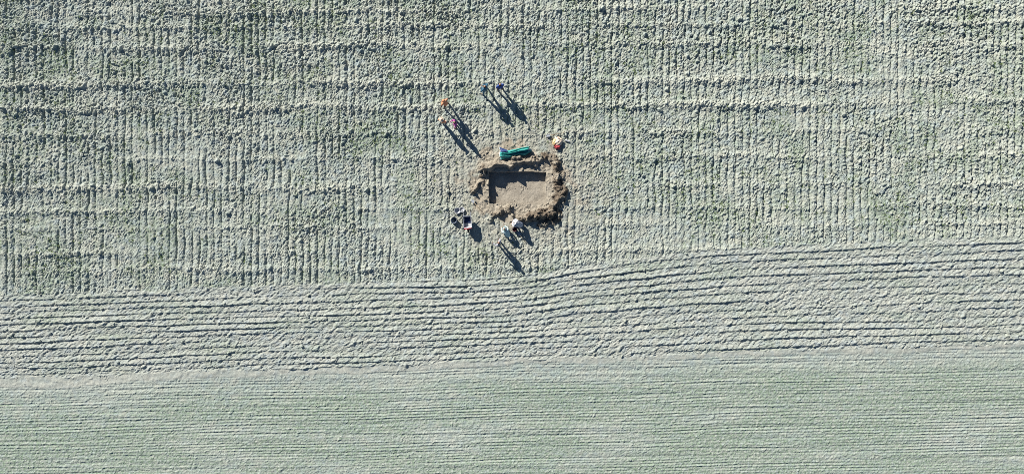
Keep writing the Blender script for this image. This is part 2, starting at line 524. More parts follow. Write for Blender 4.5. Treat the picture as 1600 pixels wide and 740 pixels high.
# cut the trench
li = int(round((P(DIG["l"], 0)[0] - gx[0]) / FD))
ri = int(round((P(DIG["r"], 0)[0] - gx[0]) / FD))
bj = int(round((P(0, DIG["b"])[1] - gy[0]) / FD))
tj = int(round((P(0, DIG["t"])[1] - gy[0]) / FD))
I, J = np.meshgrid(np.arange(pnx), np.arange(pny))
inside = (I > li) & (I < ri) & (J > bj) & (J < tj)
floorz = -DEPTH + 0.007 * fnoise(PS, FD, 0.12, 0.12, 67) + 0.010 * fnoise(PS, FD, 0.5, 0.3, 68) + 0.003 * fnoise(PS, FD, 0.03, 0.03, 69)
FC = np.zeros(PS, np.float32)
n = 60
fx = np.concatenate([RNG.normal(P(790, 0)[0], .22, 26), RNG.normal(P(818, 0)[0], .2, 16), RNG.uniform(gx[li], gx[ri], 18)])
fy = np.concatenate([RNG.normal(P(0, 296)[1], .11, 26), RNG.normal(P(0, 293)[1], .12, 16), RNG.uniform(gy[bj], gy[tj], 18)])
fa = RNG.uniform(0.025, 0.07, n)
splat(FC, gx[0], gy[0], FD, fx, fy, fa, fa * .6, RNG.normal(0.5, 0.4, n), fa * 0.55, np.full(n, 1.8))
GZ = np.where(inside, floorz + FC, GH)
# rim: worn edge, falls a little towards the cut
near = np.minimum(np.minimum(np.abs(I - li), np.abs(I - ri)), np.minimum(np.abs(J - bj), np.abs(J - tj)))
VX, VY = GX.copy(), GY.copy()
jitx, jity = 0.014 * fnoise(PS, FD, 0.01, 0.10, 70), 0.014 * fnoise(PS, FD, 0.10, 0.01, 71)
inJ, inI = (J >= bj) & (J <= tj), (I >= li) & (I <= ri)
for e, sgn in ((li, 1), (ri, -1)):
    ex = gx[e] + jitx[:, e:e + 1]
    VX = np.where((I == e) & inJ, ex, VX)
    VX = np.where((I == e + sgn) & inJ, ex + sgn * 0.018, VX)
for e, sgn in ((bj, 1), (tj, -1)):
    ey = gy[e] + jity[e:e + 1, :]
    VY = np.where((J == e) & inI, ey, VY)
    VY = np.where((J == e + sgn) & inI, ey + sgn * 0.018, VY)
rimsel = (~inside) & inJ & inI
GZ = np.where(rimsel, np.minimum(GZ, 0.03 + 0.25 * np.maximum(GZ, 0)), GZ)
GM[..., 0] = np.where(inside | rimsel, 1.0, GM[..., 0])
GM[..., 2] = np.where(inside, 0, GM[..., 2])
GM[..., 1] = np.where(inside, 0, GM[..., 1])
PV = np.stack([VX.ravel(), VY.ravel(), GZ.ravel()], -1)
PMASK = GM.reshape(-1, 4)
fj, fi = np.meshgrid(np.arange(pny - 1), np.arange(pnx - 1), indexing='ij')
pq = np.stack([fj * pnx + fi, fj * pnx + fi + 1, (fj + 1) * pnx + fi + 1, (fj + 1) * pnx + fi], -1)
inF = (fi >= li) & (fi < ri) & (fj >= bj) & (fj < tj)
core = (fi > li) & (fi < ri - 1) & (fj > bj) & (fj < tj - 1)
tagobj(grid_object("excavation_ground", PV, pq[~inF], PMASK, M["plough"]), "bare tan soil and dark spoil banks around the excavation trench", kind="structure")
trench = bpy.data.objects.new("excavation_trench", None)
trench.location = (*P(808, 293), -DEPTH)
COL.objects.link(trench)
tagobj(trench, "rectangular tan excavation trench with straight cut sides in shadow", kind="structure")
bpy.context.view_layer.update()
for nm, sel in (("trench_floor", core), ("trench_side", inF & (fi == li)), ("trench_side", inF & (fi == ri - 1)),
                ("trench_side", inF & (fj == bj) & (fi > li) & (fi < ri - 1)), ("trench_side", inF & (fj == tj - 1) & (fi > li) & (fi < ri - 1))):
    VV = PV - np.array(trench.location)
    grid_object(nm, VV, pq[sel], PMASK, M["trench"], trench, smooth=(nm == "trench_floor"))


def ground(x, y):
    if gx[0] < x < gx[-1] and gy[0] < y < gy[-1]:
        i, j = int((x - gx[0]) / FD), int((y - gy[0]) / FD)
        return float(GZ[max(j - 3, 0):j + 4, max(i - 3, 0):i + 4].mean())
    i, j = int((x + HX) / DX), int((y + HY) / DX)
    return float(H[j - 1:j + 3, i - 1:i + 3].mean())


# ------------------------------------------------------------------ mesh helpers
class MB:
    def __init__(self):
        self.v, self.f = [], []

    def add(self, v, f):
        o = len(self.v)
        self.v += [tuple(p) for p in v]
        self.f += [tuple(i + o for i in q) for q in f]
        return self

    def tube(self, pts, radii, n=8, cap=True):
        pts = [Vector(p) for p in pts]
        if isinstance(radii, (int, float)):
            radii = [radii] * len(pts)
        v, f = [], []
        for k, p in enumerate(pts):
            d = (pts[min(k + 1, len(pts) - 1)] - pts[max(k - 1, 0)]).normalized()
            a = d.cross(Vector((0, 0, 1)))
            if a.length < 1e-3:
                a = d.cross(Vector((0, 1, 0)))
            a.normalize()
            b = d.cross(a)
            for i in range(n):
                t = 2 * math.pi * i / n
                v.append(p + (a * math.cos(t) + b * math.sin(t)) * radii[k])
        for k in range(len(pts) - 1):
            for i in range(n):
                f.append((k * n + i, k * n + (i + 1) % n, (k + 1) * n + (i + 1) % n, (k + 1) * n + i))
        if cap:
            f.append(tuple(range(n))[::-1])
            f.append(tuple((len(pts) - 1) * n + i for i in range(n)))
        return self.add(v, f)

    def lathe(self, prof, n=20, center=(0, 0, 0)):
        v, f = [], []
        for r, z in prof:
            for i in range(n):
                t = 2 * math.pi * i / n
                v.append((center[0] + r * math.cos(t), center[1] + r * math.sin(t), center[2] + z))
        for k in range(len(prof) - 1):
            for i in range(n):
                f.append((k * n + i, k * n + (i + 1) % n, (k + 1) * n + (i + 1) % n, (k + 1) * n + i))
        return self.add(v, f)

    def build(self, name, mat, parent=None, smooth=True):
        me = bpy.data.meshes.new(name)
        me.from_pydata(self.v, [], self.f)
        bm = bmesh.new()
        bm.from_mesh(me)
        bmesh.ops.recalc_face_normals(bm, faces=bm.faces)
        bm.to_mesh(me)
        bm.free()
        me.polygons.foreach_set("use_smooth", [smooth] * len(me.polygons))
        for m_ in (mat if isinstance(mat, list) else [mat]):
            me.materials.append(m_)
        o = bpy.data.objects.new(name, me)
        COL.objects.link(o)
        o.parent = parent
        return o


def empty(name, x, y, z=None, rz=0.0):
    o = bpy.data.objects.new(name, None)
    o.location = (x, y, ground(x, y) if z is None else z)
    o.rotation_euler.z = rz
    o.empty_display_size = 0.2
    COL.objects.link(o)
    return o


# ------------------------------------------------------------------ people
SKIN = cloth_material("skin", (0.350, 0.224, 0.161), (0.308, 0.189, 0.133))
HAIR = cloth_material("brown_hair", (0.05, 0.035, 0.025), scale=20)
EYE = cloth_material("eye_dark", (0.02, 0.02, 0.02))
LIP = cloth_material("lip", (0.35, 0.13, 0.11))
SHOE = cloth_material("muddy_boot", (0.10, 0.08, 0.06), (0.18, 0.15, 0.11))


def lerp(a, b, t):
    return tuple(a[i] + (b[i] - a[i]) * t for i in range(3))


def person(px, py, face_deg, label, top, legs, pose, hat=None, hair=HAIR, height=1.72, dz=0.0):
    """px,py: photo position of the feet; pose: dict of joints in metres, facing +y, right hand +x"""
    x, y = P(px, py)
    root = empty("person", x, y, rz=math.radians(face_deg))
    root.location.z += dz - 0.01
    k = height / 1.72
    J_ = {a: tuple(c * k for c in b) for a, b in pose.items()}
    segs = []                                            # (p0, r0, p1, r1, tag)

    def seg(a, ra_, b, rb_, tag):
        segs.append((Vector(a), ra_ * k, Vector(b), rb_ * k, tag))

    pel, che, nek, hed = J_["pelvis"], J_["chest"], J_["neck"], J_["head"]
    up = (Vector(hed) - Vector(nek)).normalized()
    fwd = Vector(J_.get("look", (0, 1, 0))).normalized()
    fwd = (fwd - up * fwd.dot(up)).normalized()
    rgt = fwd.cross(up).normalized()
    # trunk
    for s in (-1, 1):
        S_ = "r" if s > 0 else "l"
        sh, el, wr = J_["shoulder_" + S_], J_["elbow_" + S_], J_["wrist_" + S_]
        hp, kn, an, to = J_["hip_" + S_], J_["knee_" + S_], J_["ankle_" + S_], J_["toe_" + S_]
        seg(lerp(pel, hp, .45), 0.125, lerp(che, sh, .42), 0.125, "top")
        seg(lerp(che, sh, .2), 0.105, sh, 0.072, "top")
        seg(nek, 0.065, sh, 0.065, "top")
        seg(sh, 0.068, el, 0.052, "top")
        seg(el, 0.052, wr, 0.036, "top")
        seg(pel, 0.12, hp, 0.105, "legs")
        seg(hp, 0.105, kn, 0.072, "legs")
        seg(kn, 0.072, an, 0.05, "legs")
        seg(an, 0.052, lerp(an, to, .1), 0.05, "shoe")
        seg(an, 0.045, to, 0.04, "shoe")
        # hand: palm, four fingers, thumb from the side of the palm
        d = (Vector(wr) - Vector(el)).normalized()
        side = d.cross(fwd)
        side = side.normalized() if side.length > .2 else rgt.copy()
        pal = d.cross(side).normalized()
        W = Vector(wr)
        for q in (-1, 1):
            seg(W, 0.026, W + d * 0.085 * k + side * q * 0.022 * k, 0.020, "skin")
        for q, ln in ((-1.5, .068), (-.5, .078), (.5, .074), (1.5, .058)):
            b0 = W + d * 0.085 * k + side * q * 0.021 * k
            b1 = b0 + (d * .8 + side * q * .08 + pal * .25) * ln * .55 * k
            b2 = b1 + (d * .45 + side * q * .05 + pal * .7) * ln * .5 * k
            seg(b0, .0105, b1, .010, "skin")
            seg(b1, .010, b2, .008, "skin")
        t0 = W + d * 0.03 * k - side * 0.03 * k
        t1 = t0 + (d * .6 - side * .75) * .04 * k
        seg(t0, .014, t1, .011, "skin")
        seg(t1, .011, t1 + (d * .85 - side * .2) * .034 * k, .009, "skin")
    seg(lerp(pel, che, .1), 0.135, lerp(pel, che, .55), 0.13, "top")
    seg(che, 0.12, lerp(che, nek, .6), 0.085, "top")
    seg(nek, 0.056, lerp(nek, hed, .6), 0.056, "skin")
    Hc = Vector(hed)
    seg(Hc - up * .045 * k + fwd * .012 * k, 0.070, Hc + up * .035 * k - fwd * .012 * k, 0.088, "skin")
    seg(Hc - up * .085 * k + fwd * .045 * k, .040, Hc - up * .05 * k + fwd * .035 * k, .055, "skin")
    seg(Hc + fwd * .085 * k + up * .0, .012, Hc + fwd * .105 * k - up * .03 * k, .015, "skin")
    for s in (-1, 1):
        seg(Hc + rgt * s * .085 * k + up * .015 * k, .015, Hc + rgt * s * .085 * k - up * .025 * k, .012, "skin")
        e = Hc + fwd * .083 * k + rgt * s * .032 * k + up * .008 * k
        seg(e, .011, e + rgt * s * .003, .011, "eye")
    mth = Hc + fwd * .088 * k - up * .062 * k
    seg(mth - rgt * .02 * k, .009, mth + rgt * .02 * k, .009, "lip")
    # union of tapered capsules -> one continuous skin
    mb = MB()
    for a, r0, b, r1, tag in segs:
        d = (b - a)
        L = d.length
        d = d / L if L > 1e-6 else Vector((0, 0, 1))
        rings, rad = [], []
        for t in (-1, -.92, -.7, -.38, 0):
            rings.append(a + d * r0 * t * .999)
            rad.append(max(r0 * math.sqrt(max(1 - t * t, 0)), .0008))
        for t in (0, .38, .7, .92, 1):
            rings.append(b + d * r1 * t * .999 + (d * 1e-4 if L < 1e-6 else Vector()))
            rad.append(max(r1 * math.sqrt(max(1 - t * t, 0)), .0008))
        mb.tube(rings, rad, 10)
    names = ["top", "legs", "skin", "shoe", "eye", "lip"]
    mats = [top, legs, SKIN, SHOE, EYE, LIP]
    tmp = mb.build("body", mats, root)
    rm = tmp.modifiers.new("remesh", 'REMESH')
    rm.mode = 'VOXEL'
    rm.voxel_size = 0.0105
    rm.use_smooth_shade = True
    sm = tmp.modifiers.new("smooth", 'SMOOTH')
    sm.factor = 0.5
    sm.iterations = 2
    dc = tmp.modifiers.new("decimate", 'DECIMATE')
    dc.ratio = 0.3
    dg = bpy.context.evaluated_depsgraph_get()
    me = bpy.data.meshes.new_from_object(tmp.evaluated_get(dg))
    old = tmp.data
    tmp.modifiers.clear()
    tmp.data = me
    bpy.data.meshes.remove(old)
    me.name = "body"
    me.materials.clear()
    for m_ in mats:
        me.materials.append(m_)
    npol = len(me.polygons)
    cen = np.empty(npol * 3, np.float32)
    me.polygons.foreach_get("center", cen)
    cen = cen.reshape(-1, 3)
    bestd = np.full(npol, 1e9)
    idx = np.zeros(npol, np.int32)
    for a, r0, b, r1, tag in segs:
        a_, b_ = np.array(a), np.array(b)
        ab = b_ - a_
        t = np.clip(((cen - a_) @ ab) / max(ab @ ab, 1e-9), 0, 1)
        dd = np.linalg.norm(cen - (a_ + t[:, None] * ab), axis=1) - (r0 + t * (r1 - r0))
        if tag in ("eye", "lip"):
            dd -= .004
        m = dd < bestd
        bestd[m] = dd[m]
        idx[m] = names.index(tag)
    me.polygons.foreach_set("material_index", idx)
    me.polygons.foreach_set("use_smooth", np.ones(npol, bool))
    # hair, then hat
    R = Matrix((rgt, fwd, up)).transposed()

    def shell(name, mat, r, zmin, back, brim=0.0, crown=1.0, peak=0.0):
        m_ = MB()
        nseg, nr = 16, 7
        vv, ff = [], []
        prof = []
        for q in range(nr):
            a = math.pi / 2 * q / (nr - 1)
            prof.append((r * math.sin(a) + .001, crown * r * math.cos(a)))
        prof.append((r * 1.0, zmin))
        if brim:
            prof += [(r + brim, zmin - .012), (r + brim, zmin - .022), (r * .96, zmin - .012)]
        for (rad, z) in prof:
            for i in range(nseg):
                t = 2 * math.pi * i / nseg
                sx, sy = math.cos(t), math.sin(t)
                ext = 1.0
                if peak and sy > .2 and rad >= r and z <= zmin:
                    ext = 1 + peak * (sy - .2)
                lift = 0.045 * max(sy, 0) if (not brim and not peak and z <= zmin) else 0
                if not brim and not peak and z <= zmin:
                    lift = 0.06 * max(sy, 0) ** .5
                p = Vector((sx * rad * .93 * ext, sy * rad * 1.06 * ext, z + lift)) * k
                vv.append(Hc + R @ (p + Vector((0, -back, 0.012)) * k))
        for q in range(len(prof) - 1):
            for i in range(nseg):
                ff.append((q * nseg + i, q * nseg + (i + 1) % nseg, (q + 1) * nseg + (i + 1) % nseg, (q + 1) * nseg + i))
        m_.add(vv, ff)
        return m_.build(name, mat, root)

    shell("hair", hair, 0.102, -0.03, 0.012)
    if hat:
        kind, hm = hat
        if kind == "brim":
            shell("sun_hat", hm, 0.112, 0.03, 0.004, brim=0.075, crown=.95)
        elif kind == "hood":
            shell("hood", hm, 0.118, -0.06, 0.012)
        else:
            shell("cap", hm, 0.110, 0.02, 0.004, crown=.9, peak=.9)
    tagobj(root, label, "person")
    return root


def stand(spread=0.13, akimbo=False, lean=0.0, arms=None, step=0.0):
    p = {
        "pelvis": (0, 0.0, .97), "chest": (0, lean * .55, 1.26), "neck": (0, lean * .85, 1.45), "head": (0, lean * 1.15 + .02, 1.61),
        "look": (0, 1, -.25),
        "hip_l": (-.10, 0, .93), "hip_r": (.10, 0, .93),
        "knee_l": (-.10 - spread * .4, .03 + step * .4, .50), "knee_r": (.10 + spread * .4, .03 - step * .4, .50),
        "ankle_l": (-.08 - spread, step, .09), "ankle_r": (.08 + spread, -step, .09),
        "toe_l": (-.11 - spread, .18 + step, .045), "toe_r": (.11 + spread, .18 - step, .045),
        "shoulder_l": (-.19, lean * .8, 1.40), "shoulder_r": (.19, lean * .8, 1.40),
    }
    if akimbo:
        p.update(elbow_l=(-.31, .06 + lean * .6, 1.13), elbow_r=(.31, .06 + lean * .6, 1.13), wrist_l=(-.07, .22 + lean * .7, 1.16), wrist_r=(.07, .25 + lean * .7, 1.13))
    else:
        p.update(elbow_l=(-.25, .0 + lean * .5, 1.12), elbow_r=(.25, .0 + lean * .5, 1.12), wrist_l=(-.24, .10 + lean * .5, .90), wrist_r=(.24, .10 + lean * .5, .90))
    p.update(arms or {})
    return p


def crouch(reach=.35, lean=.25):
    return {
        "pelvis": (0, -.10, .30), "chest": (0, lean * .6, .58), "neck": (0, lean * 1.15, .74), "head": (0, lean * 1.5 + .05, .87), "look": (0, 1, -.8),
        "hip_l": (-.10, -.10, .30), "hip_r": (.10, -.10, .30),
        "knee_l": (-.20, .30, .46), "knee_r": (.17, .34, .12), "ankle_l": (-.17, .12, .09), "ankle_r": (.15, -.10, .10),
        "toe_l": (-.19, .30, .045), "toe_r": (.15, -.02, .045),
        "shoulder_l": (-.18, lean * 1.05, .70), "shoulder_r": (.18, lean * 1.05, .70),
        "elbow_l": (-.24, lean + .15, .47), "elbow_r": (.24, lean + .15, .45),
        "wrist_l": (-.12, lean + reach, .28), "wrist_r": (.14, lean + reach, .24),
    }


DARK = cloth_material("dark_trousers", (0.025, 0.03, 0.045), (0.04, 0.045, 0.06))
JEAN = cloth_material("navy_trousers", (0.03, 0.045, 0.09), (0.05, 0.07, 0.12))
ORANGE = cloth_material("orange_cloth", (0.56, 0.26, 0.14), (0.50, 0.20, 0.11))
PALE = cloth_material("cream_cloth", (0.546, 0.462, 0.350))
MAGENTA = cloth_material("magenta_cloth", (0.385, 0.091, 0.266), (0.294, 0.056, 0.210))
TEALJ = cloth_material("dark_teal_cloth", (0.03, 0.085, 0.13), (0.05, 0.12, 0.18))
ROYAL = cloth_material("royal_blue_cloth", (0.04, 0.075, 0.26), (0.03, 0.055, 0.19))
GREYC = cloth_material("grey_cloth", (0.294, 0.294, 0.315), (0.231, 0.231, 0.252))
WHITE = cloth_material("white_cloth", (0.42, 0.415, 0.42), (0.36, 0.355, 0.37))
MINT = cloth_material("pale_mint_cloth", (0.364, 0.476, 0.462), (0.315, 0.420, 0.420))

person(699, 167, 45, "standing person in an orange jacket and dark trousers, arms folded", ORANGE, DARK,
       stand(.15, True, .14), hat=("hood", ORANGE), height=1.6)
p_mag = person(713, 197, 100, "standing person in a magenta top, shadow reaching towards the trench", MAGENTA, DARK,
               stand(.07, arms=dict(elbow_r=(.26, .10, 1.14), wrist_r=(.18, .32, 1.10))), height=1.68)
person(693, 193, -20, "person in an orange coat and cream sun hat beside the magenta top", ORANGE, PALE,
       stand(.02), hat=("brim", PALE), height=1.66)
person(759, 144, 50, "standing person in dark teal clothes with legs apart", TEALJ, TEALJ,
       stand(.17, True), height=1.82)
person(782, 141, 20, "standing person in a royal blue jacket above the others", ROYAL, DARK,
       stand(.09, step=.04), height=1.80)
p_grey = person(780, 379, 60, "standing person in a grey top holding a long pole", GREYC, DARK,
                stand(.04, arms=dict(elbow_l=(-.27, .10, 1.14), wrist_l=(-.22, .34, 1.14))), height=1.70)
person(793, 366, 30, "crouching person in a pale mint top next to the standing one", MINT, JEAN, crouch(), hat=("cap", MINT))
person(812, 351, 70, "crouching person in white at the south edge of the dig", WHITE, JEAN, crouch(.3, .22), hat=("brim", WHITE), height=1.8)

# ------------------------------------------------------------------ tools and gear
WOOD = cloth_material("weathered_wood", (0.315, 0.252, 0.175), (0.238, 0.182, 0.119), scale=14)
STEEL = cloth_material("worn_steel", (0.294, 0.308, 0.329), (0.210, 0.217, 0.231), scale=20, rough=.45)
WHITEP = cloth_material("white_paint", (0.40, 0.405, 0.42), (0.33, 0.335, 0.35), rough=.5)
REDP = cloth_material("red_paint", (0.385, 0.035, 0.042), (0.294, 0.028, 0.035), rough=.5)
RUBBER = cloth_material("black_rubber", (0.02, 0.02, 0.022))
DARKP = cloth_material("dark_blue_plastic", (0.03, 0.045, 0.075), (0.045, 0.06, 0.09), rough=.5)
MAROON = cloth_material("maroon_plastic", (0.12, 0.03, 0.045), rough=.5)


def shovel(a, b, label, steel=STEEL, name="shovel"):
    """lying tool: handle end a, blade end b (photo px)"""
    ax, ay = P(*a)
    bx, by = P(*b)
    L = math.hypot(bx - ax, by - ay)
    root = empty(name, (ax + bx) / 2, (ay + by) / 2, rz=math.atan2(by - ay, bx - ax))
    root.location.z = max(ground(ax, ay), ground(bx, by), root.location.z) + 0.05
    hl = L / 2
    h = MB().tube([(-hl + .02, 0, .02), (0, 0, .03), (hl - .3, 0, .03)], [.017, .018, .019], 10)
    h.build("handle", WOOD, root)
    g = MB().tube([(-hl + .03, -.07, .02), (-hl, 0, .02), (-hl + .03, .07, .02)], .016, 8)
    g.build("grip", WOOD, root)
    # dished blade
    m = MB()
    v, f = [], []
    nu, nv = 7, 6
    for layer in (0, -.006):
        for iu in range(nu):
            u = iu / (nu - 1)
            w = .10 * (1 if u < .6 else math.sqrt(max(1 - ((u - .6) / .42) ** 2, .02)))
            for iv in range(nv):
                q = -1 + 2 * iv / (nv - 1)
                v.append((hl - .3 + .3 * u, q * w, .015 + .03 * q * q - .02 * u + layer))
    for iu in range(nu - 1):
        for iv in range(nv - 1):
            a0 = iu * nv + iv
            f.append((a0, a0 + 1, a0 + nv + 1, a0 + nv))
            c0 = a0 + nu * nv
            f.append((c0 + nv, c0 + nv + 1, c0 + 1, c0))
    rimv = [i for i in range(nv)] + [i * nv + nv - 1 for i in range(1, nu)] + [(nu - 1) * nv + i for i in range(nv - 2, -1, -1)] + [i * nv for i in range(nu - 2, 0, -1)]
    for q in range(len(rimv)):
        i0, i1 = rimv[q], rimv[(q + 1) % len(rimv)]
        f.append((i0, i1, i1 + nu * nv, i0 + nu * nv))
    m.add(v, f).build("blade", steel, root)
    return tagobj(root, label, "shovel", None)


shovel((757, 335), (737, 312), "shovel with wooden handle lying southwest of the trench")
shovel((881, 208), (853, 213), "grey shovel lying above the yellow and red bag", name="shovel")
shovel((820, 377), (809, 362), "short dark shovel lying below the crouching person in white")


def bucket(px, py, r, h, mat, label, tilt=(0, 0), inside=None, name="bucket"):
    x, y = P(px, py)
    root = empty(name, x, y)
    root.rotation_euler = (tilt[0], tilt[1], random.uniform(0, 6))
    prof = [(.001, 0), (r * .76, 0), (r * .80, .02), (r * .98, h - .03), (r * 1.05, h - .03), (r * 1.05, h), (r * .97, h), (r * .78, .025), (.001, .02)]
    MB().lathe(prof, 24).build("pail", mat, root)
    hp = [(r * 1.03 * math.cos(t), r * .9 * math.sin(t) * .9, h - .02 + .02 * math.sin(t)) for t in np.linspace(0, math.pi, 11)]
    MB().tube(hp, .006, 6).build("handle", STEEL, root)
    return tagobj(root, label, "bucket")


bucket(714.5, 329, .21, .15, WHITEP, "white bucket left of its twin, above the wheelbarrow", tilt=(.1, -.1))
bucket(722, 328, .19, .13, WHITEP, "white bucket nearer the wheelbarrow handles", tilt=(-.15, .1))
bucket(711, 344.5, .22, .26, DARKP, "wide dark blue tub left of the wheelbarrow", name="tub", tilt=(.2, .15))
bucket(804, 358, .16, .30, MAROON, "dark maroon bucket between the two crouching people")

# wheelbarrow: tray open to the sky, handles to the north, wheel to the south
bx_, by_ = P(731, 346)
wb = empty("wheelbarrow", bx_, by_, rz=math.radians(4))
v, f = [], []


def tray_ring(w, y0_, y1_, z, rnd=.07, n=4):
    out = []
    for cx_, cy_, a0 in ((w - rnd, y1_ - rnd, 0), (-w + rnd, y1_ - rnd, 90), (-w + rnd, y0_ + rnd, 180), (w - rnd, y0_ + rnd, 270)):
        for q in range(n + 1):
            a = math.radians(a0 + 90 * q / n)
            out.append((cx_ + rnd * math.cos(a), cy_ + rnd * math.sin(a), z))
    return out


rings = [tray_ring(.23, -.36, .30, .29), tray_ring(.27, -.44, .38, .60), tray_ring(.295, -.465, .405, .605), tray_ring(.295, -.465, .405, .585),
         tray_ring(.275, -.445, .385, .575), tray_ring(.245, -.375, .315, .275)]
nr_ = len(rings[0])
m = MB()
vv = [p for r_ in rings for p in r_]
ff = [(k * nr_ + i, k * nr_ + (i + 1) % nr_, (k + 1) * nr_ + (i + 1) % nr_, (k + 1) * nr_ + i) for k in range(len(rings) - 1) for i in range(nr_)]
ff += [tuple(range(nr_)), tuple((len(rings) - 1) * nr_ + i for i in range(nr_))]
m.add(vv, ff).build("tray", WHITEP, wb, smooth=False)
TRAYSHADE = cloth_material("tray_shade_navy", (0.018, 0.03, 0.085), (0.015, 0.025, 0.07), rough=.5)  # navy colour stands in for shade inside the white tray
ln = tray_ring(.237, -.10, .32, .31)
MB().add([(p[0], p[1], p[2] + q) for q in (0, .012) for p in ln], [tuple(range(nr_)), tuple(range(nr_, 2 * nr_))] + [(i, (i + 1) % nr_, nr_ + (i + 1) % nr_, nr_ + i) for i in range(nr_)]).build("tray_shade", TRAYSHADE, wb, smooth=False)  # thin sheet painting the shaded north end of the tray floor
for s in (-1, 1):
    MB().tube([(s * .06, -.62, .19), (s * .16, -.2, .255), (s * .22, .3, .36), (s * .27, .74, .52)], .017, 8).build("handle", STEEL, wb)
    MB().tube([(s * .27, .66, .495), (s * .275, .80, .54)], .024, 8).build("grip", RUBBER, wb)
    MB().tube([(s * .19, .12, .30), (s * .22, .34, .02), (s * .20, .10, .04)], .015, 8).build("leg", STEEL, wb)
    MB().tube([(s * .06, -.62, .19), (s * .15, -.40, .50)], .014, 8).build("brace", REDP, wb)
wh = MB()
tor, tf = [], []
for i in range(24):
    a = 2 * math.pi * i / 24
    for q in range(8):
        b = 2 * math.pi * q / 8
        rr_ = .155 + .04 * math.cos(b)
        tor.append((.04 * math.sin(b), -.62 + rr_ * math.cos(a), .195 + rr_ * math.sin(a)))
for i in range(24):
    for q in range(8):
        tf.append((i * 8 + q, i * 8 + (q + 1) % 8, ((i + 1) % 24) * 8 + (q + 1) % 8, ((i + 1) % 24) * 8 + q))
tyre = wh.add(tor, tf).build("wheel", RUBBER, wb)
MB().tube([(-.03, -.62, .195), (.03, -.62, .195)], .115, 20).build("rim", REDP, tyre)
MB().tube([(-.26, -.49, .60), (0, -.52, .60), (.26, -.49, .60)], .035, 8).build("front_guard", REDP, wb)
tagobj(wb, "wheelbarrow with a white tray and red wheel, standing southwest of the trench", "wheelbarrow")

# pole held by the person in grey
pa, pb = P(775, 382), P(788, 364)
po = empty("pole", *pa, z=ground(*pa))
MBp = MB()
dxp, dyp = pb[0] - pa[0], pb[1] - pa[1]
MBp.tube([(0, 0, -.02), (dxp * .5, dyp * .5, .72), (dxp, dyp, 1.45)], [.018, .017, .015], 8)
MBp.build("shaft", cloth_material("pale_wood", (0.70, 0.64, 0.55)), po)
MB().lathe([(.001, .0), (.026, .01), (.028, .06), (.02, .11), (.001, .115)], 10, (0, 0, -.03)).build("ferrule", STEEL, po)
tagobj(po, "long pale pole held slanting by the person in grey", "pole")

# tarpaulin: a long crumpled sheet, teal, with a navy piece over the northwest corner
TEAL = cloth_material("teal_tarpaulin", (0.06, 0.33, 0.29), (0.03, 0.20, 0.18), rough=.4)
NAVY = cloth_material("navy_tarpaulin", (0.02, 0.035, 0.10), (0.03, 0.05, 0.13), rough=.5)
HEM = cloth_material("pale_hem", (0.462, 0.518, 0.504))
tx, ty = P(805, 240)
tb = empty("tarpaulin", tx, ty)
tb.location.z = ground(tx, ty) + .03


def tarp_height(u, w):
    # u along 0..1 (west to east), w across 0..1 (south to north): pleats fan out from the west end
    ridge = 0.0
    for ci, hh, wd in ((.93, .24, .08), (.60, .42, .10), (.20, .34, .09)):
        c = .34 + (ci - .34) * min(1.0, .35 + u) ** .8
        d = (w - c) / wd
        ridge += hh * (.75 + .25 * math.sin(3.1 * u + ci * 9)) * (math.exp(-abs(d) ** 1.1) + .22 * math.exp(-((w - c - .11 + .05 * u) / .022) ** 2))
    return ridge + .03 * math.sin(9 * u + 5 * w) * math.sin(7 * w + 2 * u) + .04


def tarp_xy(u, w):
    x = -1.09 + 2.26 * u
    uc = min(max(u, 0), 1)
    lo = float(np.interp(uc, [0, .4, .8, 1], [-.48, -.27, -.12, .16])) + .02 * math.sin(14 * u)
    hi = float(np.interp(uc, [0, .12, .28, .45, .8, .92, 1], [.46, .36, .22, .28, .46, .48, .26]))
    return x + .03 * math.sin(11 * w), lo + (hi - lo) * w


nu, nv = 60, 64


def tarp_sheet(u0, u1, w0, w1, nu_, nv_, off=0.0, th=.006):
    m = MB()
    v, f = [], []
    for lay in (0, -th):
        for i in range(nu_ + 1):
            for j in range(nv_ + 1):
                u, w = u0 + (u1 - u0) * i / nu_, w0 + (w1 - w0) * j / nv_
                x, y = tarp_xy(u, w)
                e = min(u, 1 - u, w, 1 - w)
                z = tarp_height(u, w) * min(1, .12 + e / .07) + off + lay
                v.append((x, y, z))
    N = (nu_ + 1) * (nv_ + 1)
    for i in range(nu_):
        for j in range(nv_):
            a = i * (nv_ + 1) + j
            f += [(a, a + nv_ + 1, a + nv_ + 2, a + 1), (N + a, N + a + 1, N + a + nv_ + 2, N + a + nv_ + 1)]
    for i in range(nu_):
        for j in (0, nv_):
            a, b = i * (nv_ + 1) + j, (i + 1) * (nv_ + 1) + j
            f.append((a, b, b + N, a + N))
    for j in range(nv_):
        for i in (0, nu_):
            a, b = i * (nv_ + 1) + j, i * (nv_ + 1) + j + 1
            f.append((a, b, b + N, a + N))
    return m.add(v, f)


tarp_sheet(0, 1, 0, 1, nu, nv).build("sheet", TEAL, tb)
tarp_sheet(0.0, .24, .60, 1, 18, 14, off=.012).build("navy_corner", NAVY, tb)["label"] = "navy corner"
tarp_sheet(-.012, .012, 0, 1, 2, 40, off=.012).build("hem", HEM, tb)
tarp_sheet(.90, 1.0, .25, .75, 8, 16, off=.012).build("end_flap", HEM, tb)
tagobj(tb, "crumpled teal tarpaulin lying along the top edge of the dig", "tarpaulin")

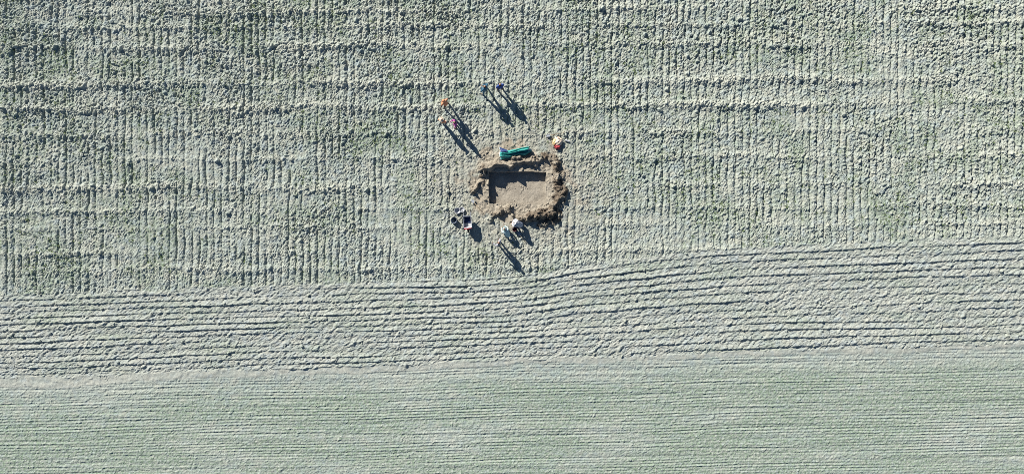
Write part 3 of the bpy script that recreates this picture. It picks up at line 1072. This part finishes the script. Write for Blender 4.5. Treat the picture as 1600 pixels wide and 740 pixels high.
# yellow and red bag, bottle
YEL = cloth_material("yellow_bag_cloth", (0.58, 0.46, 0.20), (0.60, 0.40, 0.22))
SALM = cloth_material("pale_orange_cloth", (0.58, 0.44, 0.33), (0.60, 0.50, 0.38))
REDC = cloth_material("red_bag_cloth", (0.42, 0.07, 0.075), (0.34, 0.05, 0.055))
gx_, gy_ = P(871, 223)
bag = empty("bag", gx_, gy_, rz=math.radians(-12))


def lump(rx, ry, rz_, c, seed, amp=.16, n=18):
    r = random.Random(seed)
    ks = [(Vector((r.uniform(-1, 1), r.uniform(-1, 1), r.uniform(-1, 1))).normalized() * r.uniform(3, 8), r.uniform(0, 6)) for _ in range(7)]
    v, f = [], []
    for i in range(n + 1):
        th = math.pi * i / n
        for j in range(2 * n):
            p_ = math.pi * j / n
            d = Vector((math.sin(th) * math.cos(p_), math.sin(th) * math.sin(p_), math.cos(th)))
            s = 1 + amp * sum(abs(math.sin(d.dot(k_) + q)) - .6 for k_, q in ks) / 2.2
            q_ = d * s
            v.append((c[0] + rx * q_.x, c[1] + ry * q_.y, max(c[2] + rz_ * q_.z, -.03)))
    for i in range(n):
        for j in range(2 * n):
            f.append((i * 2 * n + j, i * 2 * n + (j + 1) % (2 * n), (i + 1) * 2 * n + (j + 1) % (2 * n), (i + 1) * 2 * n + j))
    return MB().add(v, f)


lump(.30, .30, .17, (0, .08, .12), 3, .3).build("bag_body", SALM, bag)
lump(.15, .26, .15, (-.20, .0, .12), 5, .3).build("side_pocket", YEL, bag)
lump(.20, .20, .14, (.04, -.26, .10), 8, .3).build("flap", REDC, bag)
MB().tube([(-.12, .25, .22), (0, .30, .36), (.12, .24, .24)], .016, 8).build("strap", REDC, bag)
tagobj(bag, "soft yellow and red bag lying at the northeast corner of the dig", "bag")
wx, wy = P(883, 219)
bot = empty("bottle", wx, wy)
bot.rotation_euler = (math.radians(86), 0, math.radians(70))
bot.location.z += .07
MB().lathe([(.001, 0), (.05, .0), (.055, .02), (.055, .26), (.02, .33), (.02, .36), (.001, .36)], 16).build("bottle_body", WHITEP, bot)
MB().lathe([(.024, .355), (.024, .39), (.001, .392)], 12).build("bottle_cap", ROYAL, bot)
tagobj(bot, "white plastic bottle lying to the right of the bag", "bottle")

# ------------------------------------------------------------------ loose clods and weeds (nobody could count them)
ico_v, ico_f = [], []
_bm = bmesh.new()
bmesh.ops.create_icosphere(_bm, subdivisions=1, radius=1.0)
_bm.verts.ensure_lookup_table()
ico = np.array([v_.co[:] for v_ in _bm.verts])
icof = np.array([[q.index for q in f_.verts] for f_ in _bm.faces])
_bm.free()


def rocks(name, cx, cy, r, zfun, mat, mask, label):
    n = len(cx)
    Vs, Fs = [], []
    for k in range(n):
        q = ico * (1 + RNG.uniform(-.28, .28, (len(ico), 1)))
        a = RNG.uniform(0, 6.28)
        c, s = math.cos(a), math.sin(a)
        q = q * np.array([r[k], r[k] * RNG.uniform(.6, 1), r[k] * RNG.uniform(.5, .8)])
        q = np.stack([q[:, 0] * c - q[:, 1] * s, q[:, 0] * s + q[:, 1] * c, q[:, 2]], -1)
        q += (cx[k], cy[k], zfun(cx[k], cy[k]) + .25 * r[k])
        Vs.append(q)
        Fs.append(icof + k * len(ico))
    V_, F_ = np.concatenate(Vs), np.concatenate(Fs)
    me = bpy.data.meshes.new(name)
    me.from_pydata(V_.tolist(), [], F_.tolist())
    at = me.attributes.new("mask", 'FLOAT_COLOR', 'POINT')
    at.data.foreach_set("color", np.repeat(mask, len(ico), 0).astype(np.float32).ravel())
    me.materials.append(mat)
    o = bpy.data.objects.new(name, me)
    COL.objects.link(o)
    return tagobj(o, label, "soil", kind="stuff")


n = 2600
cx = RNG.uniform(gx[0], gx[-1], n)
cy = RNG.uniform(gy[0], gy[-1], n)
ci = np.clip(((cx - gx[0]) / FD).astype(int), 0, pnx - 1)
cj = np.clip(((cy - gy[0]) / FD).astype(int), 0, pny - 1)
keep = (RNG.uniform(0, 1, n) < np.clip(1.5 * heapH[cj, ci] / .3, 0, .8) * (1 - 0.85 * bankz[cj, ci])) & ~inside[cj, ci]
cx, cy, ci, cj = cx[keep], cy[keep], ci[keep], cj[keep]
rocks("spoil_clods", cx, cy, np.clip(RNG.lognormal(math.log(.045), .4, len(cx)), .02, .12), ground, M["plough"], GM[cj, ci], "loose dark clods of soil heaped around the trench")
n = 3500
cx, cy = scatter(n, -37, 37, -9.5, 17.5)
keep = (sample(in_up, cx, cy) + sample(in_fur, cx, cy) > .9) & ((np.abs(cx - P(806, 0)[0]) > 4.8) | (np.abs(cy - P(0, 303)[1]) > 4))
keep &= RNG.uniform(0, 1, n) < .35 + .6 * sample(band, cx, cy)
cx, cy = cx[keep], cy[keep]
rocks("field_clods", cx, cy, np.clip(RNG.lognormal(math.log(.075), .35, len(cx)), .04, .2), ground, M["plough"],
      np.tile(np.array([[0, .1, 0, 0.3]]), (len(cx), 1)), "loose pale clods lying scattered over the ploughed field")

LEAF = cloth_material("weed_leaf", (0.085, 0.125, 0.05), (0.14, 0.175, 0.08), scale=1.5)
n = 9000
cx, cy = scatter(n, -37, 37, -2.5, 17.5)
keep = (sample(in_up, cx, cy) > .8) & (RNG.uniform(0, 1, n) < 1.1 * sample(green, cx, cy) ** 1.5) & ((np.abs(cx - P(806, 0)[0]) > 4) | (np.abs(cy - P(0, 303)[1]) > 3.4))
cx, cy = cx[keep], cy[keep]
wm = MB()
for x, y in zip(cx, cy):
    z = ground(x, y)
    for q in range(random.randint(3, 6)):
        a, l, hh = random.uniform(0, 6.28), random.uniform(.05, .13), random.uniform(.02, .07)
        c, s = math.cos(a), math.sin(a)
        w = l * .3
        wm.add([(x, y, z), (x + c * l * .55 - s * w, y + s * l * .55 + c * w, z + hh), (x + c * l, y + s * l, z + hh * .7), (x + c * l * .55 + s * w, y + s * l * .55 - c * w, z + hh)], [(0, 1, 2, 3)])
weeds = wm.build("weeds", LEAF, None, smooth=False)
tagobj(weeds, "small green weeds sprouting between the clods", "weeds", kind="stuff")
